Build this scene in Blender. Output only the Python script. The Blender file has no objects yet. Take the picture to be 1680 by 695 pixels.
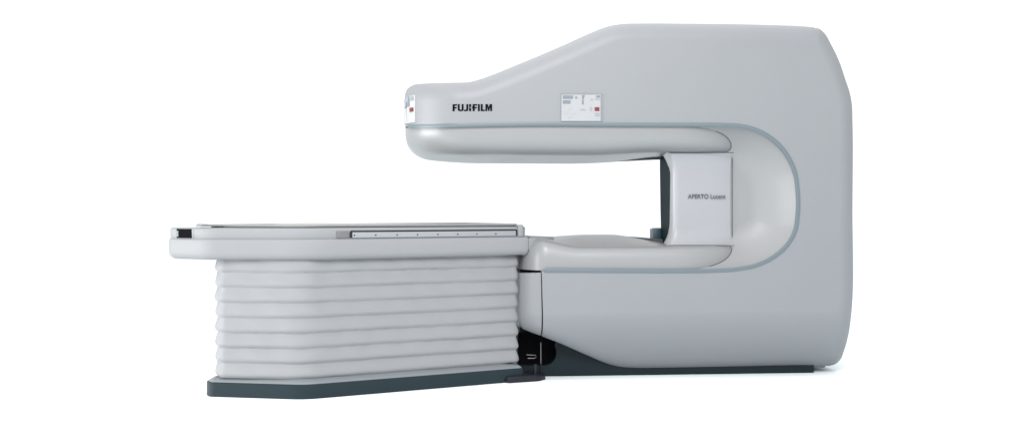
import bpy, bmesh, math, random
import numpy as np
from mathutils import Vector, geometry

random.seed(4)
S = bpy.context.scene
COL = S.collection
F = 1750.0            # focal length in photo pixels (photo 1680 wide)
CX, CY = 840.0, 347.5
H = 1.078             # eye height
R = math.radians

# ------------------------------------------------------------------ materials
def mat(name, rgb, rough=0.4, coat=0.0, var=0.03, bump=0.0, bscale=60, metal=0.0, sheen=0.0):
    m = bpy.data.materials.new(name); m.use_nodes = True
    nt = m.node_tree; b = nt.nodes['Principled BSDF']
    tc = nt.nodes.new('ShaderNodeTexCoord')
    n = nt.nodes.new('ShaderNodeTexNoise'); n.inputs['Scale'].default_value = 3.0; n.inputs['Detail'].default_value = 6
    nt.links.new(tc.outputs['Object'], n.inputs['Vector'])
    mx = nt.nodes.new('ShaderNodeMix'); mx.data_type = 'RGBA'
    a = [max(0, c*(1-var)) for c in rgb]; c2 = [min(1, c*(1+var)) for c in rgb]
    mx.inputs[6].default_value = (*a, 1); mx.inputs[7].default_value = (*c2, 1)
    nt.links.new(n.outputs['Fac'], mx.inputs[0]); nt.links.new(mx.outputs[2], b.inputs['Base Color'])
    mr = nt.nodes.new('ShaderNodeMapRange')
    mr.inputs['To Min'].default_value = max(0.02, rough-0.06); mr.inputs['To Max'].default_value = rough+0.06
    nt.links.new(n.outputs['Fac'], mr.inputs['Value']); nt.links.new(mr.outputs['Result'], b.inputs['Roughness'])
    b.inputs['Metallic'].default_value = metal
    b.inputs['Coat Weight'].default_value = coat; b.inputs['Coat Roughness'].default_value = 0.25
    b.inputs['Sheen Weight'].default_value = sheen
    if bump:
        n2 = nt.nodes.new('ShaderNodeTexNoise'); n2.inputs['Scale'].default_value = bscale; n2.inputs['Detail'].default_value = 4
        nt.links.new(tc.outputs['Object'], n2.inputs['Vector'])
        bp = nt.nodes.new('ShaderNodeBump'); bp.inputs['Strength'].default_value = bump; bp.inputs['Distance'].default_value = 0.002
        nt.links.new(n2.outputs['Fac'], bp.inputs['Height']); nt.links.new(bp.outputs['Normal'], b.inputs['Normal'])
    return m

M = dict(
    body   = mat('body_paint',   (.176, .184, .197), .52, .05),
    pole   = mat('pole_paint',   (.196, .202, .209), .38, .10),
    throat = mat('throat_paint', (.205, .210, .216), .48, .05),
    column = mat('column_paint', (.245, .251, .268), .42, .1),
    step_shade   = mat('step_shade_blue_grey', (.092, .120, .136), .45),  # shading of the recess step put into a blue-grey colour
    teal   = mat('dark_teal', (.006, .016, .02), .5),
    socket = mat('socket_teal', (.02, .05, .065), .4),
    plinth = mat('slate_plinth', (.009, .019, .0245), .5, var=.06),
    gbase  = mat('slate_shaded', (.003, .0095, .013), .55, var=.06),  # same slate as the plinth, darkened to paint in shade
    seam   = mat('seam_grey', (.045, .06, .07), .6),
    black  = mat('black_void', (.003, .003, .004), .6),
    dark   = mat('black_plastic', (.012, .013, .018), .45),
    table  = mat('table_enamel', (.212, .218, .228), .55, .0),
    bellow = mat('bellows_vinyl', (.215, .221, .232), .55, 0, .03, .12, 25, sheen=.1),
    lip    = mat('lip_grey', (.16, .175, .19), .4),
    rail   = mat('rail_aluminium', (.22, .23, .245), .4),
    railg  = mat('rail_stop_grey', (.11, .112, .12), .5),
    pad    = mat('pad_grey', (.17, .18, .19), .7),
    olive  = mat('pad_olive', (.30, .30, .26), .7),
    ink    = mat('black_ink', (.004, .004, .005), .5),
    ink2   = mat('grey_ink', (.05, .05, .06), .5),
    white  = mat('panel_white', (.265, .27, .285), .4),
    white2 = mat('panel_white_tip', (.34, .345, .355), .4),
    bezel  = mat('panel_bezel', (.15, .165, .18), .4),
    keyg   = mat('key_grey', (.12, .135, .16), .45),
    keyl   = mat('key_pale', (.20, .215, .23), .45),
    lcd    = mat('lcd_blue_grey', (.17, .22, .26), .35),
    red    = mat('red_readout', (.11, .003, .006), .4),
    steel  = mat('steel', (.2, .2, .21), .4, metal=.6),
    floor  = mat('floor_white', (.86, .925, .955), .8, 0, .005),
)
for k_ in ('table', 'lip', 'bellow'): M[k_].node_tree.nodes['Principled BSDF'].inputs['Specular IOR Level'].default_value = .2
for k_ in ('plinth', 'gbase', 'dark'): M[k_].node_tree.nodes['Principled BSDF'].inputs['Specular IOR Level'].default_value = .22
for k_ in ('black', 'ink', 'teal'): M[k_].node_tree.nodes['Principled BSDF'].inputs['Specular IOR Level'].default_value = .02

# ------------------------------------------------------------------ object helpers
def empty(name, label, cat, loc, rz):
    o = bpy.data.objects.new(name, None); COL.objects.link(o)
    o.location = loc; o.rotation_euler = (0, 0, rz); o.empty_display_size = .2
    o['label'] = label; o['category'] = cat
    return o

def link(name, me, m, parent, angle=35, smooth=True):
    o = bpy.data.objects.new(name, me); COL.objects.link(o)
    if m: me.materials.append(m)
    if smooth and angle is not None:
        me.polygons.foreach_set('use_smooth', [True]*len(me.polygons))
        me.set_sharp_from_angle(angle=R(angle))
    if parent: o.parent = parent
    return o

def mesh(name, verts, faces, m, parent, angle=35, fixn=True):
    me = bpy.data.meshes.new(name)
    me.from_pydata([tuple(v) for v in verts], [], faces); me.update()
    if fixn:
        bm = bmesh.new(); bm.from_mesh(me)
        bmesh.ops.remove_doubles(bm, verts=bm.verts, dist=1e-6)
        bmesh.ops.recalc_face_normals(bm, faces=bm.faces)
        bm.to_mesh(me); bm.free()
    return link(name, me, m, parent, angle)

def boxes(name, bl, m, parent, bevel=0.0):
    """bl: list of 8-corner boxes given as (x0,x1,y0,y1,z0,z1)"""
    bm = bmesh.new()
    for (x0, x1, y0, y1, z0, z1) in bl:
        vs = [bm.verts.new(p) for p in ((x0,y0,z0),(x1,y0,z0),(x1,y1,z0),(x0,y1,z0),(x0,y0,z1),(x1,y0,z1),(x1,y1,z1),(x0,y1,z1))]
        for f in ((0,3,2,1),(4,5,6,7),(0,1,5,4),(1,2,6,5),(2,3,7,6),(3,0,4,7)):
            bm.faces.new([vs[i] for i in f])
    if bevel: bmesh.ops.bevel(bm, geom=list(bm.edges), offset=bevel, segments=3, affect='EDGES', profile=.5)
    bmesh.ops.recalc_face_normals(bm, faces=bm.faces)
    me = bpy.data.meshes.new(name); bm.to_mesh(me); bm.free()
    return link(name, me, m, parent)

def rings(name, rr, m, parent, angle=35, cap0=True, cap1=True, closed=True):
    """rr: list of rings, each a list of (x,y,z), same count"""
    n = len(rr[0]); vs = [p for r in rr for p in r]; fs = []
    for i in range(len(rr)-1):
        for j in range(n if closed else n-1):
            k = (j+1) % n
            fs.append((i*n+j, i*n+k, (i+1)*n+k, (i+1)*n+j))
    if cap0: fs.append(tuple(range(n)))
    if cap1: fs.append(tuple((len(rr)-1)*n+j for j in range(n)))
    return mesh(name, vs, fs, m, parent, angle)

def tube(name, pts, r, m, parent, n=8):
    rr = []
    for i, p in enumerate(pts):
        p = Vector(p); d = (Vector(pts[min(i+1, len(pts)-1)])-Vector(pts[max(0, i-1)])).normalized()
        a = d.orthogonal().normalized(); b = d.cross(a)
        rr.append([tuple(p+r*(math.cos(2*math.pi*k/n)*a+math.sin(2*math.pi*k/n)*b)) for k in range(n)])
    return rings(name, rr, m, parent)

def catmull(pts, step=.015, px=None):
    P = [np.array(p, float) for p in pts]
    P = [2*P[0]-P[1]] + P + [2*P[-1]-P[-2]]
    out = []
    for i in range(1, len(P)-2):
        p0, p1, p2, p3 = P[i-1], P[i], P[i+1], P[i+2]
        n = max(1, int(np.linalg.norm(p2-p1)/step))
        # centripetal-ish: limit tangents by segment length to avoid overshoot
        L = np.linalg.norm(p2-p1)
        def tang(a, b, c):
            da, dc = np.linalg.norm(b-a), np.linalg.norm(c-b)
            t = ((b-a)/max(da, 1e-9)*dc + (c-b)/max(dc, 1e-9)*da)/max(da+dc, 1e-9)
            return t*L
        m1, m2 = tang(p0, p1, p2), tang(p1, p2, p3)
        for k in range(n):
            t = k/n
            out.append((2*t**3-3*t**2+1)*p1+(t**3-2*t**2+t)*m1+(-2*t**3+3*t**2)*p2+(t**3-t**2)*m2)
    out.append(P[-2])
    return np.array(out)

def seg_dist(Q, poly):
    Q = np.asarray(Q, float); A = poly[:-1]; B = poly[1:]; d = B-A
    L2 = (d**2).sum(1)+1e-12
    best = np.full(len(Q), 1e9)
    for a, dd, l in zip(A, d, L2):
        t = np.clip(((Q-a)@dd)/l, 0, 1)
        best = np.minimum(best, ((Q-a-t[:, None]*dd)**2).sum(1))
    return np.sqrt(best)

def inside(Q, poly):
    x, y = Q[:, 0], Q[:, 1]; res = np.zeros(len(Q), bool)
    a = poly; b = np.roll(poly, -1, 0)
    for (x0, y0), (x1, y1) in zip(a, b):
        c = ((y0 > y) != (y1 > y))
        if y0 != y1:
            res ^= c & (x < (x1-x0)*(y-y0)/(y1-y0)+x0)
    return res

def quarter(t, c):
    t = np.clip(t, 0, 1)
    return c*(1-np.sqrt(np.maximum(0, 1-t*t)))

# ------------------------------------------------------------------ SCANNER frame
TH = R(5.0)
U = np.array([math.cos(TH), math.sin(TH), 0]); V = np.array([-math.sin(TH), math.cos(TH), 0])
D0 = 6.735
O = np.array([(890-CX)/F*D0, D0, 0.0])
CAM = np.array([0, 0, H])
def G(px, py, v=0.0):
    r = np.array([(px-CX)/F, 1.0, -(py-CY)/F])
    t = (v + (O-CAM)@V)/(r@V)
    P = CAM+t*r-O
    return (float(P@U), float(P[2]))
def gu(px, py=347, v=0.): return G(px, py, v)[0]
def gz(py, px=1000, v=0.): return G(px, py, v)[1]
WID = 1.2

scanner = empty('mri_scanner', 'pale grey C-shaped open MRI scanner with thick rear pillar and overhanging upper arm', 'scanner', tuple(O), TH)

# outlines in photo pixels
NOSE = [(665, 208), (664, 185), (664, 162), (665, 153), (668, 146.5), (673, 142), (680, 139)]
TOP = [(680, 139), (695, 137.3), (720, 136.3), (750, 135.8), (768, 135), (782, 132), (800, 126), (850, 106), (920, 76.5), (975, 52), (990, 46), (1005, 42), (1025, 39.5), (1050, 39), (1120, 39.2), (1200, 40), (1280, 42), (1315, 43.5), (1333, 45.5), (1343, 48), (1350, 54), (1362, 74), (1375, 101), (1385, 130), (1393, 155), (1396, 172), (1397, 200), (1397, 350), (1397, 490), (1395, 515), (1391, 545), (1384, 572), (1376, 590), (1368, 597), (1354, 599.5)]
BOT = [(1354, 599.5), (1335, 600), (1200, 602.5), (1080, 605), (1040, 605), (1022, 603), (1000, 597), (960, 580.5), (920, 563), (889, 551)]
OPENING = [(889, 444), (1000, 444.5), (1110, 445), (1170, 444), (1210, 441.5), (1245, 434), (1272, 420), (1292, 402), (1305, 379), (1309, 355), (1309, 310), (1304, 280), (1293, 256), (1276, 235), (1256, 220), (1236, 211), (1212, 206), (1180, 204.5), (1100, 204), (1000, 203.5), (900, 203), (800, 204), (740, 205.5), (700, 207), (665, 208)]

def conv(pts, vs):
    return np.array([G(x, y, v) for (x, y), v in zip(pts, vs)])

state = {}
def vbottom(Q):
    z0, zb = state['z0'], state['zb']
    return .26*np.clip((z0-Q[:, 1])/(z0-zb), 0, 1.1)**1.6
def vsurf(Q):
    Q = np.asarray(Q, float).reshape(-1, 2)
    tp = state['topfun']
    zt = np.interp(Q[:, 0], tp[0], tp[1]); sl = np.interp(Q[:, 0], tp[0], tp[2])
    dl = np.maximum(zt-Q[:, 1], 0)/np.sqrt(1+sl*sl)
    dr = seg_dist(Q, state['top'])
    f = np.clip((Q[:, 0]-state['xa'])/(state['xb']-state['xa']), 0, 1)
    d = dl*(1-f)+dr*f
    e = quarter(1-d/.115, .10)
    n = quarter(1-np.maximum(Q[:, 0]-state['uL'], 0)/.38, .42)
    lo = quarter(1-seg_dist(Q, state['bot'])/.075, .045) if 'bot' in state else 0
    return e+n+vbottom(Q)+lo

state['z0'] = gz(512); state['zb'] = gz(606, v=.25)
vN = [.42]*len(NOSE); vT = [.10]*len(TOP); vB = [.25]*len(BOT); vR = [0.]*len(OPENING)
for it in range(3):
    n_, t_ = conv(NOSE, vN), conv(TOP, vT); b_, r_ = conv(BOT, vB), conv(OPENING, vR)
    state['nose'] = catmull(n_); state['top'] = catmull(t_); state['bot'] = catmull(b_)
    al = catmull(list(n_)+list(t_[1:]), .006); al = al[:int(np.argmax(al[:, 1]))]
    uL = al[:, 0].min(); state['uL'] = uL
    xs = np.linspace(uL, al[:, 0].max(), 700)
    mono = np.maximum.accumulate(al[:, 0]+np.arange(len(al))*1e-7)
    zt = np.interp(xs, mono, al[:, 1])
    ker = np.hanning(23); ker /= ker.sum()
    zs = np.convolve(np.pad(zt, 11, mode='edge'), ker, 'valid')
    sl = np.gradient(zs, xs); ker2 = np.hanning(41); ker2 /= ker2.sum()
    sl = np.convolve(np.pad(np.clip(sl, -1.5, 1.5), 20, mode='edge'), ker2, 'valid')
    state['topfun'] = (xs, zs, sl); state['xa'], state['xb'] = gu(840), gu(930)
    vN, vT, vB, vR = [list(np.minimum(vsurf(q), .58)) for q in (n_, t_, b_, r_)]
segA = catmull(list(n_)+list(t_[1:])+list(b_[1:]))
segC = catmull(r_)
segB = np.linspace(segA[-1], segC[0], 12)
outline = np.vstack([segA[:-1], segB[:-1], segC[:-1]])

def hf_solid(name, outline, vfun, vback, m, parent, grid=.03, mirror=True, offs=(.004, .01, .018, .03, .045, .065, .09, .12), nb=None):
    """solid whose front is the height field v=vfun(u,z) inside outline and whose back is its mirror (or flat)"""
    n = len(outline)
    area = 0.5*np.sum(outline[:, 0]*np.roll(outline[:, 1], -1)-np.roll(outline[:, 0], -1)*outline[:, 1])
    t = np.roll(outline, -1, 0)-np.roll(outline, 1, 0); t /= np.linalg.norm(t, axis=1)[:, None]+1e-12
    inn = np.stack([-t[:, 1], t[:, 0]], 1)*(1 if area > 0 else -1)
    pts = []
    closed = np.vstack([outline, outline[:1]])
    for o in offs:
        q = outline+inn*o
        q = q[inside(q, outline)]
        q = q[seg_dist(q, closed) > o*.97]
        pts.append(q)
    (x0, y0), (x1, y1) = outline.min(0), outline.max(0)
    gx, gy = np.meshgrid(np.arange(x0, x1, grid), np.arange(y0, y1, grid))
    q = np.stack([gx.ravel(), gy.ravel()], 1); q = q[inside(q, outline)]
    q = q[seg_dist(q, closed) > max(offs)+grid*.5]
    pts.append(q)
    allp = np.vstack([outline]+pts)
    vs, es, fs, ov, oe, of = geometry.delaunay_2d_cdt([Vector(p) for p in allp], [], [list(range(n))], 1, 1e-7)
    P = np.array([tuple(v) for v in vs])
    cen = np.array([(P[f[0]]+P[f[1]]+P[f[2]])/3 for f in fs])
    ok = inside(cen, outline)
    tris = [tuple(f) for f, k in zip(fs, ok) if k]
    oi = {}
    for i, lst in enumerate(ov):
        for k in lst:
            if k < n: oi[k] = i
    ring = [oi[k] for k in range(n)]
    depth = np.minimum(vfun(P), (vback*.5-.005 if mirror else vback-.01))
    # analytic normals (nudge boundary points inward)
    PN = P.copy()
    for k in range(n): PN[ring[k]] = outline[k]+inn[k]*.0012
    h = .001
    du = (vfun(PN+[h, 0])-vfun(PN-[h, 0]))/(2*h); dw = (vfun(PN+[0, h])-vfun(PN-[0, h]))/(2*h)
    N = np.stack([du, -np.ones(len(P)), dw], 1); N /= np.linalg.norm(N, axis=1)[:, None]
    k = len(P)
    verts = [(p[0], d, p[1]) for p, d in zip(P, depth)]
    verts += [(p[0], (vback-d if mirror else vback), p[1]) for p, d in zip(P, depth)]
    NB = N*np.array([1, -1, 1]) if mirror else np.tile([0, 1., 0], (k, 1))
    faces = []; norms = []
    for f in tris:
        a, b, c = P[f[0]], P[f[1]], P[f[2]]
        s = (b[0]-a[0])*(c[1]-a[1])-(b[1]-a[1])*(c[0]-a[0])
        g = f if s > 0 else f[::-1]
        faces.append(g); norms += [tuple(N[i]) for i in g]
        g2 = tuple(i+k for i in g[::-1]); faces.append(g2); norms += [tuple(NB[i-k]) for i in g2]
    for j in range(n):
        a, b = ring[j], ring[(j+1) % n]
        f = (a, a+k, b+k, b) if area > 0 else (a, b, b+k, a+k)
        e = outline[(j+1) % n]-outline[j]; e = e/(np.linalg.norm(e)+1e-12)
        on = np.array([e[1], -e[0]])*(1 if area > 0 else -1)
        faces.append(f)
        for i in f:
            idx = j if (i % k) == a else (j+1) % n
            o2 = -inn[idx]
            if o2@on < .8: o2 = on
            norms.append((o2[0], 0, o2[1]))
    me = bpy.data.meshes.new(name); me.from_pydata(verts, [], faces); me.update()
    me.polygons.foreach_set('use_smooth', [True]*len(me.polygons))
    me.normals_split_custom_set(norms)
    return link(name, me, m, parent, angle=None)

hf_solid('body_cover', outline, vsurf, WID, M['body'], scanner)

# shallow bead along the opening, its colour painting the shading of a recess step
def strip(name, path, side_w, vf, m, off=.004, s0=0.0):
    t = np.gradient(path, axis=0); t /= np.linalg.norm(t, axis=1)[:, None]
    nrm = np.stack([-t[:, 1], t[:, 0]], 1)
    rr = []
    for s, d in ((0.0, .012), (0.0, -off*.6), (side_w*.25, -off), (side_w*.75, -off), (side_w, -off*.6), (side_w, .008)):
        q = path+nrm*(s+s0)
        vv = np.minimum(vf(q), .57)
        rr.append([(a, v+d, b) for (a, b), v in zip(q, vv)])
    return rings(name, rr, m, scanner, angle=50, cap0=False, cap1=False, closed=False)
# path runs lower-left -> right -> upper-left; body lies to its right-hand side => negative normal
strip('step_shade', segC[1:-1], .025, vsurf, M['step_shade'], .004, -.011)

def vthroat(Q):
    e = seg_dist(Q, segC); t = np.clip(e/.27, 0, 1)
    return .012+.165*t*(2-t)

# ---- pole covers
def pole_plan(uL, uR0, uR1, aN, cN, inset, endv=.2):
    """half plan (near side), from right end to nose tip, then mirrored"""
    h = WID/2; p = []
    v0 = .018
    for k in range(14):                                   # right end cap
        a = math.pi/2*(1-k/14)
        p.append((uR0+(uR1-uR0)*math.sin(a), v0+endv*(1-math.cos(a))))
    n = 46
    for k in range(n):
        p.append((uR0+(uL+aN-uR0)*k/n, v0))
    for k in range(41):                                   # nose
        a = math.pi/2*k/40
        p.append((uL+aN*(1-math.sin(a)), v0+cN*(1-math.cos(a))))
    p = [np.array(q) for q in p]
    return p

def offset_open(p, d, keep=15):
    q = []
    n = len(p)
    for i in range(n):
        a, b = p[max(0, i-1)], p[min(n-1, i+1)]
        t = (b-a)/np.linalg.norm(b-a)
        nn = np.array([t[1], -t[0]])
        if nn[1] < 0 and i < 60: nn = -nn
        if i < keep: nn = np.array([0, 1.])*(i/keep*.5+.5)
        if i == n-1: nn = np.array([1., 0])
        k = min(1, max(0, (i-(n-50))/40)); k = .76+.24*k*k*(3-2*k)
        q.append(p[i]+nn*d*k)
    return q

def pole(name, uL, aN, cN, z0, z1f, inset, expo, zlip, dome, lev):
    P0 = pole_plan(uL, gu(1112), gu(1214, v=.16), aN, cN, inset)
    rr = []
    def full(plan, zs):
        near = [(q[0], min(q[1], WID/2-.0005), z) for i, (q, z) in enumerate(zip(plan, zs))]
        far = [(a, WID-b, c) for a, b, c in near[::-1]]
        return near+far
    rr.append(full(P0, [zlip]*len(P0)))
    NR = 30
    cross = []
    nP = len(P0)
    ex = []
    for i in range(nP):
        k = min(1, max(0, (i-(nP-50))/45)); k = k*k*(3-2*k); ex.append(expo[0]*(1-k)+expo[1]*k)
    full1 = offset_open(P0, 1.0)
    dirs = [f-p for f, p in zip(full1, P0)]
    for i in range(NR+1):
        ph = math.pi/2*i/NR*.85
        q, zz = [], []
        for p, d, e in zip(P0, dirs, ex):
            g = (1-math.cos(ph)**(2/e))/(1-math.cos(math.pi/2*.85)**(2/e)); hh = (math.sin(ph)/math.sin(math.pi/2*.85))**(2/e)
            w = p+d*inset*g; q.append(w); zz.append(z0+hh*(z1f(w[0])-z0))
        rr.append(full(q, zz))
        dv = np.array([w[1] for w in q[:24]])-vthroat(np.array([[w[0], z] for w, z in zip(q[:24], zz[:24])]))
        for j in range(22, 0, -1):
            if dv[j] < 0 <= dv[j-1]:
                f = dv[j]/(dv[j]-dv[j-1]); w = q[j]+(q[j-1]-q[j])*f
                cross.append((w[0]+.001, w[1]-.0012, zz[j])); break
    if len(cross) > 3: tube('seam', cross, .0026, M['seam'], scanner, 6)
    last = [p+d*inset for p, d in zip(P0, dirs)]
    zr = [z1f(p[0]) for p in last]
    for k in (.06, .14, .22, .32, .44, .58, .72, .86, .99):
        q = []; zz = []
        for p in last:
            w = np.array([p[0]+(max(p[0], uL+.62)-p[0])*k*.95, p[1]+(WID/2-p[1])*k]); q.append(w)
            zz.append(z1f(w[0])+dome*(1-(1-k)**2.0)*(1-sstep(w[0], gu(1025), gu(1140)))*lev(w[0]))
        rr.append(full(q, zz))
    return rings(name, rr, M['pole'], scanner, angle=60, cap0=False, cap1=True)

def sstep(x, a, b):
    t = min(1, max(0, (x-a)/(b-a))); return t*t*(3-2*t)

uN = G(664.5, 208, .42)[0]
zU0, zU1, zU1r = gz(213), gz(267, 880, 1.0), gz(250, 1150, .14)
zU1r = gz(250.5, 1150, .12); zU1 = gz(267, 880, .62)
pole('upper_pole_cover', uN+.002, .38, .42, zU0, lambda u: zU1r+(zU1-zU1r)*.45*(1-sstep(u, gu(960), gu(1100))), .15, (2.5, 2.1), gz(205.5), (zU1-zU1r)*.62, lambda u: 1.0)
zL1r = gz(402.5, 1150, .12); zL1 = gz(384.3, 1000, .62)
uLo = gu(845, 440, .3)
pole('lower_pole_cover', uLo, .18, .34, gz(438), lambda u: zL1r+.058*(1-sstep(u, gu(866), gu(960))), .09, (3.2, 2.6), gz(443), zL1-zL1r, lambda u: .0+1.0*sstep(u, gu(868), gu(960)))

# ---- throat (concave cover between opening edge and pillar)
i0 = int(np.argmin(np.abs(segC[:, 0]-gu(1150))+(segC[:, 1] > .7)*9)); i1 = int(np.argmin(np.abs(segC[:, 0]-gu(1150))+(segC[:, 1] < .9)*9))
tpath = segC[i0:i1+1]
tc = tpath[::-1]
lft = np.linspace(tc[-1], tc[0], 24)[1:-1]
throat_out = np.vstack([tc, lft])
# pull in the throat from the opening edge by 2 mm so nothing is coplanar
hf_solid('throat_cover', throat_out, vthroat, WID, M['throat'], scanner, grid=.02, offs=(.004, .015, .03))

# ---- pillar cover with lettering, flared top and bottom
def column():
    zt, zb = zU1r-.0, zL1r+.0
    rr = []
    uR = gu(1199.5, 325, .15)
    for i in range(41):
        f = i/40; z = zb+(zt-zb)*f
        e = min(f, 1-f)*(zt-zb)                # distance from the nearest end
        fl = max(0, 1-e/.15)
        uL = gu(1104, 325, .15)-.045*fl**2.4
        fc = max(0, 1-e/.13); vn = .150-.035*fc**2.2
        r = .035
        ring = []
        for k in range(9):
            a = math.pi/2*k/8
            ring.append((uL+r*(1-math.sin(a)), vn+r*(1-math.cos(a))*.9, z))
        ring = ring[::-1]                       # from left-back to near face
        ring += []
        # slight hollow of the near face
        face = []
        for k in range(1, 16):
            x = uL+r+(uR-uL-r)*k/16
            hol = .004*math.sin(math.pi*k/16)*(1-fl)
            face.append((x, vn+hol+(.166-.014*fc-vn)*(k/16)**3, z))
        rr.append(ring+face+[(uR, .167-.014*fc, z), (uR, .40, z), (uL+.035, .40, z)])
    rr2 = [r[:] for r in rr]
    return rings('pillar_cover', rr2, M['column'], scanner, angle=40)
column()
# inner flank of the pillar, one dark teal tone
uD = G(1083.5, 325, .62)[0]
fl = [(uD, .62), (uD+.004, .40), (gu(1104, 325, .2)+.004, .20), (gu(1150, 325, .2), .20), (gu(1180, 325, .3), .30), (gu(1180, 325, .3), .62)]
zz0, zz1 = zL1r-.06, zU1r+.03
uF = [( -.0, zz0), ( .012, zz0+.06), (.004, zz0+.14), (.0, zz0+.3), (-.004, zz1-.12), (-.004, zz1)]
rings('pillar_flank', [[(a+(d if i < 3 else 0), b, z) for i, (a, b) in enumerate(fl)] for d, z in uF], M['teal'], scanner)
# socket on the lower pole near the flank
a0 = G(1070, 380, .7)[0]; a1 = G(1087, 380, .7)[0]
zs0, zs1 = G(1078, 388, .7)[1], G(1078, 375, .7)[1]
so = boxes('coil_socket', [(a0, a1, .66, .78, zs0-.06, zs1)], M['socket'], scanner, .006)
boxes('socket_cap', [(a0+.012, a1-.006, .675, .765, zs1-.002, zs1+.006)], M['lcd'], so, .003)

# seams: dark beads stand in for the open gaps between the covers
def seam(pts, v, r=.0024, on_throat=False):
    q = catmull([G(x, y, v) for x, y in pts], .02)
    if on_throat: vv = np.minimum(vthroat(q), vthroat(q))-.0004
    else: vv = np.full(len(q), v)
    tube('seam', [(a, d, b) for (a, b), d in zip(q, vv)], r, M['seam'], scanner, 6)
seam([(1201.5, 251.5), (1201.5, 325), (1201.5, 402)], .166)
seam([(1098, 250.8), (1150, 250.8), (1204, 250.3)], .112, .0028)
seam([(1098, 402.2), (1150, 402.2), (1204, 402.6)], .112, .0028)

# ---- front panel of the lower arm, black backing that paints shade into its gaps
uPn = gu(902)
def vpanel(Q):
    return quarter((uPn-Q[:, 0])/(uPn-gu(845, 500, .2)), .22)+vbottom(Q)+.004+quarter(1-np.maximum(Q[:, 1]-(pz0+(Q[:, 0]-pu0)*psl), 0)/.075, .045)
po = []
pu0, pz0 = G(851, 536, .2); pu1, pz1 = G(886.9, 550.2, .1); psl = (pz1-pz0)/(pu1-pu0)
c0, c1, c2, c3 = G(851, 446.5, .2), G(886.9, 446.5, .03), G(886.9, 550.2, .10), G(851, 536, .2)
for a, b in ((c0, c1), (c1, c2), (c2, c3), (c3, c0)):
    po += list(np.linspace(a, b, 24)[:-1])
hf_solid('end_panel', np.array(po)[::-1], vpanel, .6, M['body'], scanner, grid=.015, mirror=False, offs=(.003, .008))
boxes('gap_shade', [(gu(850, v=.3), gu(893), .16, .5, gz(548, 888, .12)+.01, gz(444)), (gu(884), gu(894), .06, .16, gz(535), gz(444.5))], M['black'], scanner)  # black boxes behind the gaps stand in for the shade inside

# ---- base under the body, slate darkened as painted shade, notch at its left end
def base():
    v0 = .268
    pts = [(850, 617.5), (850, 599)] + [(893+20*math.sin(a), 578-21*math.cos(a+math.pi)) for a in [R(x) for x in (0, 15, 30, 45, 60, 75, 90, 105, 120)]]
    pts += [(911, 556), (920, 540), (1100, 590), (1335, 590), (1335, 611.5)]
    q = [G(x, y, v0) for x, y in pts]
    q[0] = (q[0][0], 0.0); q[-1] = (q[-1][0], 0.0)
    f = [(a, v0, b) for a, b in q]; k = [(a, WID-.12, b) for a, b in q]
    return rings('base', [f, k], M['gbase'], scanner)
base()
bb = boxes('dock_shade_box', [(gu(846, v=.5), gu(925), .34, .7, .02, gz(545))], M['black'], scanner)  # black box fills the docking opening in place of its shade
# dock hardware
u8 = G(887.3, 580, .26)[0]
tube('locking_rod', [(u8, .26, gz(613, v=.26)), (u8, .26, gz(594, v=.26))], .006, M['dark'], scanner)
tube('locking_rod', [(u8, .26, gz(595, v=.26)), (u8, .26, gz(560, v=.26))], .0032, M['steel'], scanner)
lv = [(*G(x, y, .28),) for x, y in ((866, 587), (877, 587), (880, 585), (879, 582), (864, 581.5))]
tube('latch_lever', [(a, .28, b) for a, b in lv], .0022, M['steel'], scanner)

# ---- lettering and control panels (laid on the surface)
def on_surface(polys, off, thick, name, m, parent, sub=1):
    """polys: list of photo-space polygons on the near face"""
    verts, faces = [], []
    for poly in polys:
        Q = np.array([G(x, y, 0) for x, y in poly]); vv = vsurf(Q)
        n = len(Q); s = len(verts)
        verts += [(a, v-off, b) for (a, b), v in zip(Q, vv)]+[(a, v-off+thick, b) for (a, b), v in zip(Q, vv)]
        faces.append(tuple(range(s, s+n))); faces.append(tuple(range(s+2*n-1, s+n-1, -1)))
        for i in range(n): j = (i+1) % n; faces.append((s+i, s+j, s+n+j, s+n+i))
    return mesh(name, verts, faces, m, parent, fixn=True, angle=30)
def rc(x0, x1, y0, y1): return [(x0, y0), (x1, y0), (x1, y1), (x0, y1)]
T_, B_ = 171.0, 182.4
L = []
L += [[(742.6, T_), (749.8, T_), (749.6, T_+2.3), (746, T_+2.3), (746, T_+4.7), (749.2, T_+4.7), (749, T_+6.9), (746, T_+6.9), (746, B_), (742.4, B_)]]
L += [[(751, T_), (754.2, T_), (754.2, B_-3), (755.3, B_-2.2), (757.0, B_-2.2), (757.4, B_-3), (757.4, T_), (760.6, T_), (760.6, B_-2.2), (758.6, B_), (752.8, B_), (751, B_-2.2)]]
L += [[(765.0, T_), (768.2, T_), (768.2, B_-2.0), (766.4, B_), (761.2, B_), (761.2, B_-2.3), (764.2, B_-2.3), (765, B_-3.2)]]
L += [[(769.6, T_), (773.0, T_), (773.0, T_+3.4), (771.9, T_+5.0), (769.6, T_+5.0)], [(769.6, T_+5.8), (771.9, T_+5.8), (773.0, T_+7.3), (773.0, B_), (769.6, B_)]]
L += [[(775.4, T_), (782.9, T_), (782.7, T_+2.3), (778.8, T_+2.3), (778.8, T_+4.7), (782.3, T_+4.7), (782.1, T_+6.9), (778.8, T_+6.9), (778.8, B_), (775.4, B_), (775.4, T_+6.9), (773.9, T_+5.6), (773.9, T_+5.0), (775.4, T_+3.6)]]
L += [rc(784, 787.2, T_, B_)]
L += [[(788.8, T_), (792, T_), (792, B_-2.3), (795.2, B_-2.3), (795, B_), (788.8, B_)]]
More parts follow.
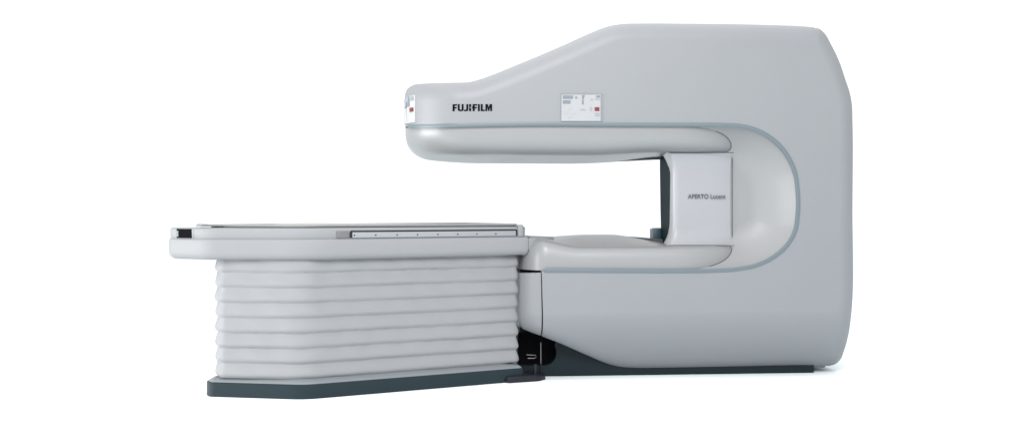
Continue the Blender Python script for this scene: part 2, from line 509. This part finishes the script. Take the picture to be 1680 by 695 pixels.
L += [[(796.2, B_), (796.4, T_), (800.3, T_), (801.8, T_+5.5), (803.3, T_), (807.2, T_), (807.4, B_), (804.4, B_), (804.3, T_+4.5), (802.6, B_), (801.0, B_), (799.3, T_+4.5), (799.2, B_)]]
on_surface(L, .0025, .004, 'lettering', M['ink'], scanner)

def text_mesh(body, x0, x1, ytop, ybase, v, name, m, parent, weight=.012):
    cu = bpy.data.curves.new('tmp', 'FONT'); cu.body = body; cu.size = 1; cu.offset = weight
    ob = bpy.data.objects.new('tmp', cu); COL.objects.link(ob)
    bpy.context.view_layer.update()
    me = bpy.data.meshes.new_from_object(ob.evaluated_get(bpy.context.evaluated_depsgraph_get()))
    bpy.data.objects.remove(ob); bpy.data.curves.remove(cu)
    xs = [q.co.x for q in me.vertices]; ys = [q.co.y for q in me.vertices]
    mn, mxx = min(xs), max(xs); top = max(ys)
    for q in me.vertices:
        px = x0+(q.co.x-mn)/(mxx-mn)*(x1-x0); py = ybase+(q.co.y/top)*(ytop-ybase)
        a, b = G(px, py, v); q.co = (a, v, b)
    me.name = name; me.materials.clear()
    return link(name, me, m, parent, angle=None)
text_mesh('APERTO Lucent', 1128.5, 1190.5, 318.4, 325.6, .1485, 'lettering', M['ink2'], scanner, .02)

cp = on_surface([rc(919.5, 988.5, 154, 199.5)], .004, .006, 'control_panel', M['bezel'], scanner)
on_surface([rc(921, 985, 155.6, 198.6)], .006, .003, 'panel_plate', M['white'], cp)
def key(poly, m, name='button'): return on_surface(poly, .0085, .003, name, M[m], cp)
key([rc(923, 939.5, 157, 162.3)], 'keyg', 'display'); key([rc(923, 935.5, 165, 170.3)], 'keyg', 'display')
key([rc(943.5, 946.5, 159, 162)], 'keyg')
key([[(954.5, 156.6), (959, 156.2), (958, 160), (956.9, 161.6), (956.9, 165), (957.2, 171.5), (954.9, 171.5), (954.6, 166), (955.4, 164), (955, 161)]], 'keyg', 'symbol')
key([[(968.5, 164.5), (970.5, 161), (972.5, 164.5)]], 'keyl')
key([rc(977, 983.5, 157.2, 164)], 'keyl', 'display'); key([rc(979, 983.8, 157.2, 160)], 'keyg')
for x, y in ((933.5, 179), (927, 185.7), (940.4, 185.7), (933.5, 192.2)):
    key([[(x-2, y), (x, y-2.1), (x+2, y), (x, y+2.1)]], 'olive')
key([rc(975.4, 983, 176.2, 182.4)], 'red', 'readout'); key([rc(975.6, 983.4, 186, 187.6)], 'lcd'); key([rc(952, 960, 179.5, 181)], 'keyl'); key([rc(968, 971, 176, 182)], 'keyl'); key([rc(976, 983.4, 189.5, 190.6)], 'keyl')

# nose panel wraps round the tip
def nose_patch(f0, f1, y0, y1, off, m, name, parent, thick=.005):
    uS = G(681.5, 180, .12)[0]
    A, B = [], []
    N_ = 16
    for k in range(N_+1):
        f = f0+(f1-f0)*k/N_
        for y, lst in ((y0, A), (y1, B)):
            pass
        A.append(f)
    verts, faces = [], []
    zT, zB = gz(y0, 670, .3), gz(y1, 670, .3)
    ue = state['uL']
    for f in A:
        u = ue+(uS-ue)*(1-math.sqrt(max(0, 1-f*f)))+.0006
        for z in (zT, zB):
            q = np.array([[u, z]]); vv = float(vsurf(q)[0])
            g = np.array([(float(vsurf(q+[.001, 0])[0])-vv)/.001, -1.0]); g /= np.linalg.norm(g)
            verts += [(u+g[0]*off, vv+g[1]*off, z), (u+g[0]*(off-thick), vv+g[1]*(off-thick), z)]
    for k in range(N_):
        a = k*4; b = a+4
        faces += [(a, b, b+2, a+2), (a+1, a+3, b+3, b+1), (a, a+1, b+1, b), (a+2, b+2, b+3, a+3)]
    faces += [(0, 2, 3, 1), (N_*4, N_*4+1, N_*4+3, N_*4+2)]
    return mesh(name, verts, faces, m, parent, angle=40)
npn = nose_patch(.12, 1.0, 159, 203, .004, M['white2'], 'control_panel', scanner)
nose_patch(.15, .80, 159.5, 167.5, .006, M['lcd'], 'display', npn, .004); nose_patch(.15, .7, 169, 175.5, .006, M['keyg'], 'display', npn, .004)
nose_patch(.80, .86, 159.5, 176, .006, M['keyg'], 'symbol', npn, .004); nose_patch(.90, .985, 160, 167, .006, M['keyl'], 'display', npn, .004)
nose_patch(.89, .985, 179, 185.5, .0065, M['red'], 'readout', npn, .004)

# ------------------------------------------------------------------ TABLE
TY = R(28.0)
P0x, P0y = (500-CX)/F*6.135, 6.135
table = empty('patient_table', 'white patient table with pleated bellows skirt on slate plinth, docked at the scanner', 'table', (P0x, P0y, 0), TY)
TA = np.array([math.cos(TY), math.sin(TY), 0]); TB = np.array([-math.sin(TY), math.cos(TY), 0]); TO = np.array([P0x, P0y, 0])
def T(px, py, b):
    r = np.array([(px-CX)/F, 1.0, -(py-CY)/F]); t = (b+(TO-CAM)@TB)/(r@TB); P = CAM+t*r-TO
    return float(P@TA), float(P[2])

def round_poly(pts, rad, n=10):
    out = []; N_ = len(pts)
    for i in range(N_):
        p = np.array(pts[i], float); a = np.array(pts[i-1], float); b = np.array(pts[(i+1) % N_], float)
        r = rad[i] if isinstance(rad, (list, tuple)) else rad
        da, db = a-p, b-p; la, lb = np.linalg.norm(da), np.linalg.norm(db); da /= la; db /= lb
        ang = math.acos(max(-1, min(1, da@db))); d = min(r/math.tan(ang/2), la*.49, lb*.49); r2 = d*math.tan(ang/2)
        c = p+(da+db)/np.linalg.norm(da+db)*(r2/math.sin(ang/2))
        s0, s1 = p+da*d, p+db*d
        a0 = math.atan2(*(s0-c)[::-1]); a1 = math.atan2(*(s1-c)[::-1])
        dlt = (a1-a0+math.pi) % (2*math.pi)-math.pi
        for k in range(n+1):
            q = a0+dlt*k/n; out.append(c+r2*np.array([math.cos(q), math.sin(q)]))
    return np.array(out)
def resample(poly, step):
    c = np.vstack([poly, poly[:1]]); d = np.linalg.norm(np.diff(c, axis=0), axis=1); s = np.concatenate([[0], np.cumsum(d)])
    n = int(s[-1]/step); q = np.linspace(0, s[-1], n, endpoint=False)
    return np.stack([np.interp(q, s, c[:, 0]), np.interp(q, s, c[:, 1])], 1)
def inset(poly, d):
    t = np.roll(poly, -1, 0)-np.roll(poly, 1, 0); t /= np.linalg.norm(t, axis=1)[:, None]+1e-12
    ar = np.sum(poly[:, 0]*np.roll(poly[:, 1], -1)-np.roll(poly[:, 0], -1)*poly[:, 1])
    nn = np.stack([-t[:, 1], t[:, 0]], 1)*(1 if ar > 0 else -1)
    return poly+nn*(d if np.isscalar(d) else np.asarray(d)[:, None])
def loft(name, poly, prof, m, parent, angle=35):
    """prof: list of (inset, z)"""
    return rings(name, [[(a, b, z) for a, b in inset(poly, d)] for d, z in prof], m, parent, angle)

plin = round_poly([(0, 0), (1.44, 0), (1.44, .80), (0, .80), (-.463, .44), (-.463, .36)], [.22, .02, .02, .22, .03, .03])
plin = resample(plin, .02)
PZ = .084
loft('plinth', plin, [(0, 0), (0, PZ-.004), (.004, PZ)], M['plinth'], table)
loft('lip', plin, [(.010, PZ-.002), (.011, PZ+.004), (.016, PZ+.009), (.050, PZ+.027), (.07, PZ+.028)], M['lip'], table, 60)

# bellows
bel = round_poly([(0.0, .052), (1.425, .052), (1.425, .748), (0.0, .748), (-.405, .47), (-.405, .33)], [.30, .02, .02, .30, .05, .05], n=16)
bel = resample(bel, .015)
ZB0, ZB1 = PZ+.024, .812
nf = 8; per = 18
rr = []
per_len = np.arange(len(bel))/len(bel)*2*math.pi
ph = [random.uniform(0, 6.28) for _ in range(40)]
for i in range(nf*per+1):
    f = i/per; k = int(min(nf-1, f)); fr = f-k          # fr from the crease below to the crease above, going up
    A = .0150
    down = 1-fr
    if down < .72: o = A*(.3*down/.72+.7*math.sin(down/.72*math.pi/2)**1.8)
    else: o = A*math.cos((down-.72)/.28*math.pi/2)**.85
    wob = .10*np.sin(per_len*3+ph[k])+.08*np.sin(per_len*7+ph[k+8])+.05*np.sin(per_len*17+ph[k+16])
    zw = .0011*np.sin(per_len*4+ph[k+20])+0.0007*np.sin(per_len*13+ph[k+25])
    zw2 = .0011*np.sin(per_len*4+ph[k+21])+0.0007*np.sin(per_len*13+ph[k+26])
    z = ZB0+(ZB1-ZB0)*f/nf
    edge = min(1, i/6, (nf*per-i)/6)
    q = inset(bel, .008-o*(1+wob)-.0015*np.sin(per_len*23+ph[k+5]+fr*3))
    rr.append([(a, b, z+edge*((1-fr)*w1+fr*w2)) for (a, b), w1, w2 in zip(q, zw, zw2)])
rings('bellows', rr, M['bellow'], table, angle=80, cap0=False, cap1=False)

# deck frame (fascia) with rounded lower edge
FZ0, FZ1 = .800, .921
deck = round_poly([(0.03, -.005), (1.468, -.005), (1.468, .835), (0.03, .835), (-.48, .72), (-.645, .66), (-.645, .56), (-.50, .31)], [.5, .006, .006, .3, .15, .1, .1, .25], n=14)
deck = resample(deck, .018)
prof = []
for k in range(9):
    a = math.pi/2*k/8; prof.append((.042*(1-math.sin(a)), FZ0+.042*(1-math.cos(a))))
prof = [(.12, FZ0)]+prof+[(0, FZ1-.012), (.003, FZ1-.004), (.010, FZ1)]
loft('deck_frame', deck, prof, M['table'], table, 60)
# upper tray
TZ1 = .985
prof = [(.012, FZ1-.004), (.012, FZ1+.003), (.010, FZ1+.006), (.008, TZ1-.012), (.012, TZ1-.004), (.022, TZ1), (.06, TZ1)]
trayp = deck.copy(); trayp[:, 0] = np.minimum(trayp[:, 0], 1.447)
loft('tray', trayp, prof, M['table'], table, 50)
# flat black patch at the grip near the head end: follows the tray outline
def outline_patch(name, px0, px1, z0, z1, off, m, th=.006, grow=0):
    q = inset(deck, .009-off); q2 = inset(deck, .009-off+th)
    w = TO[None, :2]+q[:, :1]*TA[None, :2]+q[:, 1:]*TB[None, :2]
    px = CX+F*w[:, 0]/w[:, 1]
    t = np.roll(q, -1, 0)-np.roll(q, 1, 0)
    idx = [i for i in range(len(q)) if px0 <= px[i] <= px1 and q[i][1] < .62]
    idx.sort(key=lambda i: px[i])
    r1 = [[(q2[i][0], q2[i][1], z0), (q[i][0], q[i][1], z0), (q[i][0], q[i][1], z1), (q2[i][0], q2[i][1], z1)] for i in idx]
    return rings(name, r1, m, table, 40)
outline_patch('grip_patch', 287, 315, FZ1+.004, TZ1-.006, .003, M['black'])
outline_patch('grip', 288, 294, FZ1+.012, TZ1-.018, .006, M['socket'])
outline_patch('seam', 315.5, 319, FZ1+.004, TZ1-.008, .0016, M['lip'])

# side rail with index marks
def TX(px, b=0): return T(px, 384, b)[0]
rl = boxes('side_rail', [(TX(578), TX(846), -.004, .03, FZ1+.006, TZ1-.026)], M['rail'], table, .002)
for x in (581, 616, 651, 684.5, 718, 750.5, 782, 813):
    u = TX(x); z = FZ1+.020
    tube('screw', [(u, -.0065, z), (u, .0, z)], .0042, M['dark'], rl, 10)
boxes('rail_shadow', [(TX(575), TX(846), -.0025, .03, TZ1-.0255, TZ1-.0165), (TX(846), TX(848.5), -.0025, .03, FZ1+.006, TZ1-.017), (TX(574), TX(577.5), -.0025, .03, FZ1+.006, TZ1-.0265)], M['dark'], table)  # dark strips paint the shadow line around the rail
boxes('rail_stop', [(TX(552), TX(573.5), -.003, .03, FZ1+.006, TZ1-.018)], M['railg'], table, .003)
boxes('end_block', [(TX(850), TX(858), -.006, .80, FZ1+.001, TZ1+.012)], M['table'], table, .006)
# pallet: thin cradle with a low lip
cr = round_poly([(TX(500), .035), (TX(849.5, .035), .035), (TX(849.5, .035), .79), (TX(500), .79), (-.40, .60), (-.43, .50), (-.30, .28)], [.3, .004, .004, .3, .1, .1, .3], n=10)
cr = resample(cr, .02)
loft('pallet', cr, [(.02, TZ1-.002), (.004, TZ1+.004), (0, TZ1+.010), (0, TZ1+.016), (.003, TZ1+.019), (.012, TZ1+.019), (.05, TZ1+.009), (.15, TZ1+.004)], M['table'], table, 50)
# grey cushion ends showing over the lip
def wedge(name, x0, x1, b0, b1, m, hgt):
    s0, s1 = T(x0, 370, b0)[0], T(x1, 370, b0)[0]
    n = 14; rr = []
    for k in range(n+1):
        f = k/n; h = hgt*(min(1, f/.10)**.5)*(1-max(0, f-.25)/.75)
        rr.append([(s0+(s1-s0)*f, b0, TZ1+.008), (s0+(s1-s0)*f, b0, TZ1+.0085+h*.8), (s0+(s1-s0)*f, b0+.02, TZ1+.0085+h), (s0+(s1-s0)*f, b1, TZ1+.0085+h), (s0+(s1-s0)*f, b1, TZ1+.008)])
    return rings(name, rr, m, table, 40)
wedge('head_pad', 329, 372, .40, .55, M['pad'], .014)
wedge('cushion', 480, 850, .10, .70, M['olive'], .0135)

# bridge between deck and lower pole cover
br = [(1.4695, -.004), (1.54, -.004), (1.62, .012), (1.70, .06), (1.70, .40), (1.4695, .60)]
br = round_poly(br, [.001, .05, .05, .02, .02, .001], n=6)
br = resample(br, .012)
prof = [(.05*(1-math.sin(math.pi/2*k/6)), FZ0+.002+.05*(1-math.cos(math.pi/2*k/6))) for k in range(7)]+[(0, FZ1-.02), (.004, FZ1-.010), (.02, FZ1-.004)]
loft('docking_bridge', br, prof, M['table'], table, 60)
# floor bracket at the docking end
fb = round_poly([(1.30, -.03), (1.52, -.05), (1.60, .0), (1.60, .14), (1.442, .2), (1.30, .2)], .03)
loft('floor_bracket', resample(fb, .02), [(0, 0.001), (0, .028), (.01, .038)], M['dark'], table)
tube('floor_pin', [(1.53, .02, .03), (1.53, .02, .10)], .012, M['dark'], table, 12)

# ------------------------------------------------------------------ floor, light, camera
fl = boxes('floor', [(-40, 40, -8, 80, -.2, 0)], M['floor'], None)
fl['kind'] = 'structure'

w = bpy.data.worlds.new('World'); S.world = w; w.use_nodes = True
bg = w.node_tree.nodes['Background']; bg.inputs['Color'].default_value = (.975, .99, 1, 1); bg.inputs['Strength'].default_value = 1.18

def area(name, loc, target, size, energy, col=(1, 1, 1), sy=None):
    l = bpy.data.lights.new(name, 'AREA'); l.energy = energy; l.size = size; l.color = col
    if sy: l.shape = 'RECTANGLE'; l.size_y = sy
    o = bpy.data.objects.new(name, l); COL.objects.link(o); o.location = loc
    o.rotation_euler = (Vector(target)-Vector(loc)).to_track_quat('-Z', 'Y').to_euler()
    return o
area('key_lamp', (.2, .6, 4.8), (.3, 7.0, 1.0), 3.0, 480, (1, .98, .96))
area('side_lamp', (-9, 4.0, 1.25), (-.6, 7.2, 1.5), 7.0, 900, (1, .985, .96), sy=2.4)
area('overhead_fill', (.5, 7.5, 6.5), (.5, 7.5, 0), 7, 240)  # added fill, no real fixture; whitens the floor and brightens top rims

cam = bpy.data.cameras.new('camera'); co = bpy.data.objects.new('camera', cam); COL.objects.link(co)
co.location = (0, 0, H); co.rotation_euler = (R(90), 0, 0)
cam.sensor_width = 36; cam.lens = F*36/1680; cam.clip_end = 500
S.camera = co
S.view_settings.view_transform = 'Standard'; S.view_settings.look = 'None'
S.view_settings.exposure = 0; S.view_settings.gamma = 1
S.render.resolution_x = 1024; S.render.resolution_y = 423
